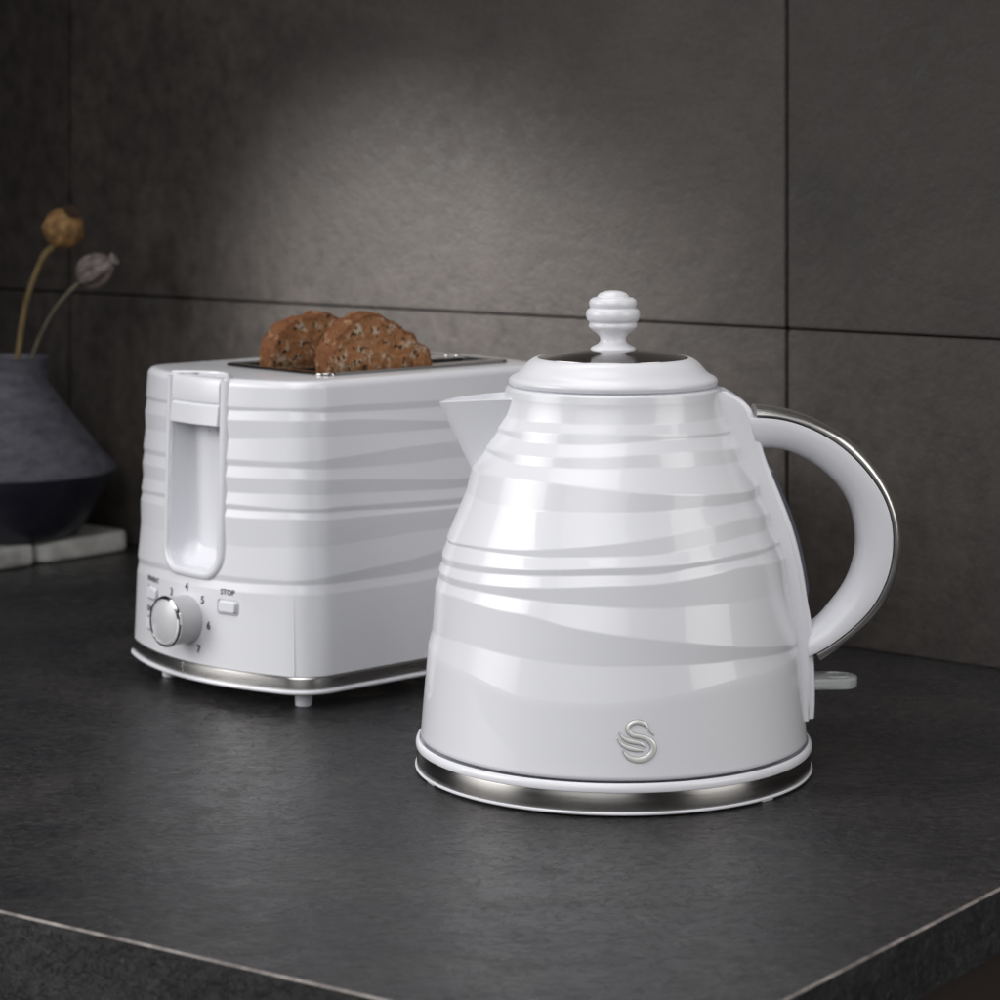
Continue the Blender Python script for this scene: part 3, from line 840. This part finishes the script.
# lettering wrapped on the surface
def text(s, v_, z, size, nm='lettering', sx=1):
    cu = bpy.data.curves.new('t', 'FONT'); cu.body = s; cu.size = size; cu.align_x = 'CENTER'; cu.align_y = 'CENTER'; cu.offset = size*.022
    cu.resolution_u = 3
    o = bpy.data.objects.new('t', cu); COL.objects.link(o)
    dg = bpy.context.evaluated_depsgraph_get(); dg.update()
    me = bpy.data.meshes.new_from_object(o.evaluated_get(dg)); bpy.data.objects.remove(o)
    V = []
    for p in me.vertices:
        vv, zz = v_-p.co.x*sx, z+p.co.y; V.append((front(vv, zz)-.0006, vv, zz))
    F = [tuple(p.vertices) for p in me.polygons]
    return mesh_obj(nm, V, F, INK, ts, smooth=False, recalc=False)
for s, v_, z in (('4', -.0010, .0620), ('3', .0150, .0570), ('5', -.0158, .0562), ('6', -.0213, .0422), ('7', -.0132, .0278), ('2', .0195, .0430), ('1', .0110, .0285)):
    text(s, v_, z, .0062, 'dial_number')
text('STOP', -.0355, .0628, .0044, 'stop_lettering')
text('REHEAT', .0400, .0606, .0042, 'reheat_lettering', 1.15)
text('DEFROST', .0395, .0428, .0042, 'defrost_lettering', 1.0)

# ================================================================== TOAST
def slice_(u0, v_, thick, pts, label, seed, tilt=0):
    root = empty('bread_slice', ts.matrix_world @ Vector((u0, v_, ZTOP+.001)), PI/2-al, label, 'bread', 'slices of toast in the toaster')
    random.seed(seed)
    C = catmull([Vector((x, 0, z)) for x, z in pts], 70)
    C = [p+Vector((noise.noise(Vector((p.x*330, 5, p.z*330+seed)))*.0009, 0, noise.noise(Vector((p.x*330, 55, p.z*330+seed)))*.0009))+Vector((noise.noise(Vector((p.x*120, seed, p.z*120)))*.0016, 0, noise.noise(Vector((p.x*120, seed+9, p.z*120+5)))*.0016)) for p in C]
    cen = Vector((.038, 0, .002))
    low = [Vector((C[-1].x, 0, -.05)), Vector((C[0].x, 0, -.05))]
    loopc = C+[Vector((C[-1].x-.001, 0, -.015)), Vector((C[-1].x-.002, 0, -.05)), Vector((C[0].x+.002, 0, -.05)), Vector((C[0].x+.001, 0, -.015))]
    n = len(loopc)
    def wob(p, y): return Vector((noise.noise(Vector((p.x*210, y*300+seed, p.z*210)))*.0006, 0, noise.noise(Vector((p.x*210+7, y*300, p.z*210+seed)))*.0006))
    # crust: band round the slice, slightly domed across its thickness
    secs = []
    for q in range(9):
        y = -thick/2+thick*q/8; s = 1-abs(q-4)/4
        ins_ = -.0012*(1-math.sqrt(max(0, 1-(1-s)**2)))
        row = []
        for p in loopc:
            d = (p-cen); d.normalize(); row.append(p+d*ins_+Vector((0, y, 0))+wob(p, y))
        secs.append(row)
    def inner(row, sg):
        out = []
        for p in row:
            c3 = Vector((cen.x, p.y, cen.z)); d = c3-p; d.normalize(); out.append(p+d*.0016+Vector((0, sg*.0001, 0)))
        return out
    secs = [inner(secs[0], -1)]+secs+[inner(secs[-1], 1)]
    loft('crust', secs, CRUST, root, cap=False, sharp=math.radians(80))
    # crumb faces: dented grids
    V, F = [], []
    for sgn in (-1, 1):
        base_ = len(V); rings = 14
        for j in range(rings+1):
            f = 1-j/rings
            for i, p in enumerate(loopc):
                q = secs[0 if sgn < 0 else -1][i]*1
                c3 = Vector((cen.x, q.y, cen.z)); pp = c3.lerp(q, f)
                if j: 
                    dn = (noise.noise(Vector((pp.x*260, seed*3, pp.z*260)))*.0010+noise.noise(Vector((pp.x*90, seed, pp.z*90)))*.0010-.0006)
                    pp = pp+Vector((0, sgn*dn*min(1, j/2), 0))
                V.append(pp)
        for j in range(rings):
            for i in range(n):
                i2 = (i+1) % n; F.append((base_+j*n+i, base_+j*n+i2, base_+(j+1)*n+i2, base_+(j+1)*n+i))
    mesh_obj('crumb', V, F, CRUMB, root)
    return root
near_pts = [(.0, -.004), (.0012, .008), (.0035, .0155), (.0095, .0240), (.0190, .0305), (.0300, .0335), (.0390, .0320), (.0500, .0272), (.0560, .0250), (.0585, .0212), (.0660, .0185), (.0700, .0140), (.0760, .0110), (.0795, .0050), (.0800, -.004)]
far_pts = [(.0, -.004), (.0010, .010), (.0040, .0180), (.0120, .0240), (.0230, .0280), (.0360, .0300), (.0480, .0290), (.0600, .0240), (.0700, .0170), (.0760, .0080), (.0770, -.004)]
slice_(-.0660, -.0345, .0165, near_pts, 'seeded brown toast slice in the front slot, its toasted face showing', 3)
slice_(-.0655, .0215, .0150, far_pts, 'seeded brown toast slice in the rear slot, partly hidden by the other slice', 11)

# ================================================================== BACKGROUND OBJECTS
bc = Vector((-.290, 1.940)); e1 = Vector((-.65, -.76)).normalized(); e2 = Vector((-.78, .624)).normalized()
def board_pts(L, W, r, z):
    pts = []
    for cx, cy, a0 in ((r, r, PI), (L-r, r, 1.5*PI), (L-r, W-r, 0), (r, W-r, PI/2)):
        for k in range(9):
            a_ = a0+PI/2*k/8; x, y = cx+r*math.cos(a_), cy+r*math.sin(a_)
            p = Vector((0, 0))+e1*x+e2*y; pts.append(Vector((p.x, p.y, z)))
    return pts
def off_pts(L, W, r, z, o):
    base = board_pts(L-2*o, W-2*o, max(.001, r-o), z); s_ = (e1+e2)*o; return [p+Vector((s_.x, s_.y, 0)) for p in base]
bd = empty('stone_board', (bc.x, bc.y, 0), 0, 'mottled grey stone serving board lying under the dark vase', 'board')
for (shift, L, W) in ((0, .093, .30), (.0955, .30, .30)):
    sh = Vector((*(e1*shift), 0))
    prf = [(.0015, .0005), (.0002, .002), (0, .005), (0, .0115), (.0008, .0145), (.0025, .0158), (.006, .016)]
    secs = [[p+sh for p in off_pts(L, W, .014 if shift == 0 else .008, z, o_)] for o_, z in prf]
    loft('board_segment', secs, MARBLE, bd, sharp=math.radians(50))
VX, VY, VZ = -.3836, 1.912, .0162
vs_root = empty('vase', (VX, VY, VZ), 0, 'squat dark blue-grey stoneware vase with a narrow neck, on the stone board', 'vase')
up = [(.0835, .0515), (.0835, .0530), (.0815, .0555), (.074, .0630), (.064, .0760), (.054, .0885), (.045, .1000), (.0375, .1100), (.0325, .1170), (.0305, .1215), (.0300, .1300), (.0305, .1365), (.0312, .1388), (.0300, .1396), (.0280, .1388), (.0275, .13), (.0275, .10), (.03, .09)]
lo = [(0, .0), (.050, .0), (.0530, .0015), (.060, .0110), (.0700, .0270), (.0790, .0420), (.0825, .0485), (.0835, .0515)]
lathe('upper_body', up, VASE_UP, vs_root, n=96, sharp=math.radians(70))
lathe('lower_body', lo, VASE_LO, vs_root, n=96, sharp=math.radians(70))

def pod(name, label, pos, axis, r, mp, mc, ms, stem, sr, ln=1.0, lobes=9, la=.05):
    root = empty(name, pos, 0, label, 'dried flower', 'dried poppy heads in the vase')
    ax = Vector(axis).normalized(); q = ax.to_track_quat('Z', 'Y').to_matrix()
    V, F = [], []; n, m_ = 48, 20
    for j in range(m_+1):
        th_ = PI*j/m_
        for k in range(n):
            a_ = 2*PI*k/n; rr = r*math.sin(th_)*(1+la*math.cos(a_*lobes)*math.sin(th_))*(1 + .12*math.cos(th_))
            V.append(q @ Vector((rr*math.cos(a_), rr*math.sin(a_), r*ln*-math.cos(th_))))
    for j in range(m_):
        for k in range(n): F.append((j*n+k, j*n+(k+1) % n, (j+1)*n+(k+1) % n, (j+1)*n+k))
    pd = mesh_obj('seed_head', V, F, mp, root)
    # crown: small ray-edged cup
    cr = [(0, .93), (.20, .95), (.30, 1.02), (.42, 1.13), (.36, 1.16), (.22, 1.07), (0, 1.03)]
    V, F = [], []
    for (a1, b1) in cr:
        for k in range(40):
            a_ = 2*PI*k/40; w = 1+(.12*math.cos(a_*10) if a1 > .25 else 0); V.append(q @ Vector((r*a1*w*math.cos(a_), r*a1*w*math.sin(a_), r*ln*b1)))
    for j in range(len(cr)-1):
        for k in range(40): F.append((j*40+k, j*40+(k+1) % 40, (j+1)*40+(k+1) % 40, (j+1)*40+k))
    mesh_obj('crown', V, F, mc, root)
    tube('hollow', [q @ Vector((0, 0, r*ln*1.05)), q @ Vector((0, 0, r*ln*1.10))], r*.24, CROWN_D, root)
    P0 = catmull([Vector(p)-Vector(pos) for p in stem], 40)
    tube('stem', P0, [sr*(1+.25*(abs(i-39) < 4)) for i in range(40)], ms, root, n=10)
    return root
pod('dried_poppy', 'golden brown round dried poppy head on a curved stem, taller of the two', (-.339, 1.905, .2565), (.45, -.55, .75), .0158, POD_G, CROWN_D, STEM,
    [(-.392, 1.915, .060), (-.380, 1.912, .120), (-.3755, 1.91, .160), (-.3685, 1.908, .200), (-.356, 1.906, .232), (-.345, 1.905, .244)], .0022)
pod('dried_poppy', 'pinkish grey dried poppy head with pale crown leaning right, lower of the two', (-.3135, 1.90, .2235), (.85, -.1, .5), .0120, POD_P, CROWN_L, STEM2,
    [(-.392, 1.92, .055), (-.372, 1.915, .130), (-.3625, 1.91, .162), (-.349, 1.905, .1888), (-.335, 1.902, .206), (-.323, 1.90, .2165)], .0013, 1.32, 7, .14)

# ================================================================== CAMERA, LIGHT
cam = bpy.data.cameras.new('camera'); co = bpy.data.objects.new('camera', cam); COL.objects.link(co)
co.location = (0, 0, H); co.rotation_euler = (PI/2, 0, 0)
cam.sensor_width = 36; cam.lens = 88.2; cam.shift_y = -.34; cam.clip_end = 50; cam.clip_start = .05
cam.dof.use_dof = True; cam.dof.focus_distance = 1.19; cam.dof.aperture_fstop = 14
S.camera = co

def area(name, loc, tgt, sx, sy, power, col=(1, 1, 1), spread=180):
    l = bpy.data.lights.new(name, 'AREA'); l.shape = 'RECTANGLE'; l.size = sx; l.size_y = sy; l.energy = power; l.color = col
    l.spread = math.radians(spread)
    o = bpy.data.objects.new(name, l); COL.objects.link(o); o.location = loc
    d = Vector(tgt)-Vector(loc); o.rotation_euler = d.to_track_quat('-Z', 'Y').to_euler(); return o
area('softbox_left', (-1.15, 1.02, .42), (-.12, 1.22, -.05), .95, .8, 1.85, (1, .99, .98), 60)
area('softbox_top', (-.28, .85, 1.22), (-.05, 1.28, .0), 1.0, .7, 1.28, (1, .99, .98), 72)
area('softbox_right', (1.5, .55, .75), (.1, 1.25, .1), 1.3, 1.2, 4.1, (1, .98, .96), 90)
area('front_fill', (-.7, -1.3, 1.5), (.0, 1.25, .08), 2.6, 1.8, 6.6, (1, 1, 1), 70)  # added fill lamp, stands in for broad bounced light from the front
area('back_sheen_fill', (-.15, 1.50, .95), (-.10, 1.15, 0), .6, .3, .35, (1, .98, .96), 80)  # added rear lamp for sheen on worktop, lid and handle top
sl = bpy.data.lights.new('wall_patch_spot', 'SPOT'); sl.energy = 50; sl.spot_size = math.radians(32); sl.spot_blend = 1; sl.shadow_soft_size = .06; sl.color = (1, .965, .93)  # added spot out of view, makes the bright patch on the tiles
slo = bpy.data.objects.new('wall_patch_spot', sl); COL.objects.link(slo); slo.location = (-.82, 1.58, .50)
slo.rotation_euler = (Vector((-.030, 1.753, .125))-Vector(slo.location)).to_track_quat('-Z', 'Y').to_euler()
w = bpy.data.worlds.new('World'); S.world = w; w.use_nodes = True
w.node_tree.nodes['Background'].inputs[0].default_value = (.9, .93, 1, 1)
w.node_tree.nodes['Background'].inputs[1].default_value = .022
S.render.engine = 'CYCLES'
S.view_settings.view_transform = 'Standard'; S.view_settings.look = 'None'
S.view_settings.exposure = 0; S.view_settings.gamma = 1
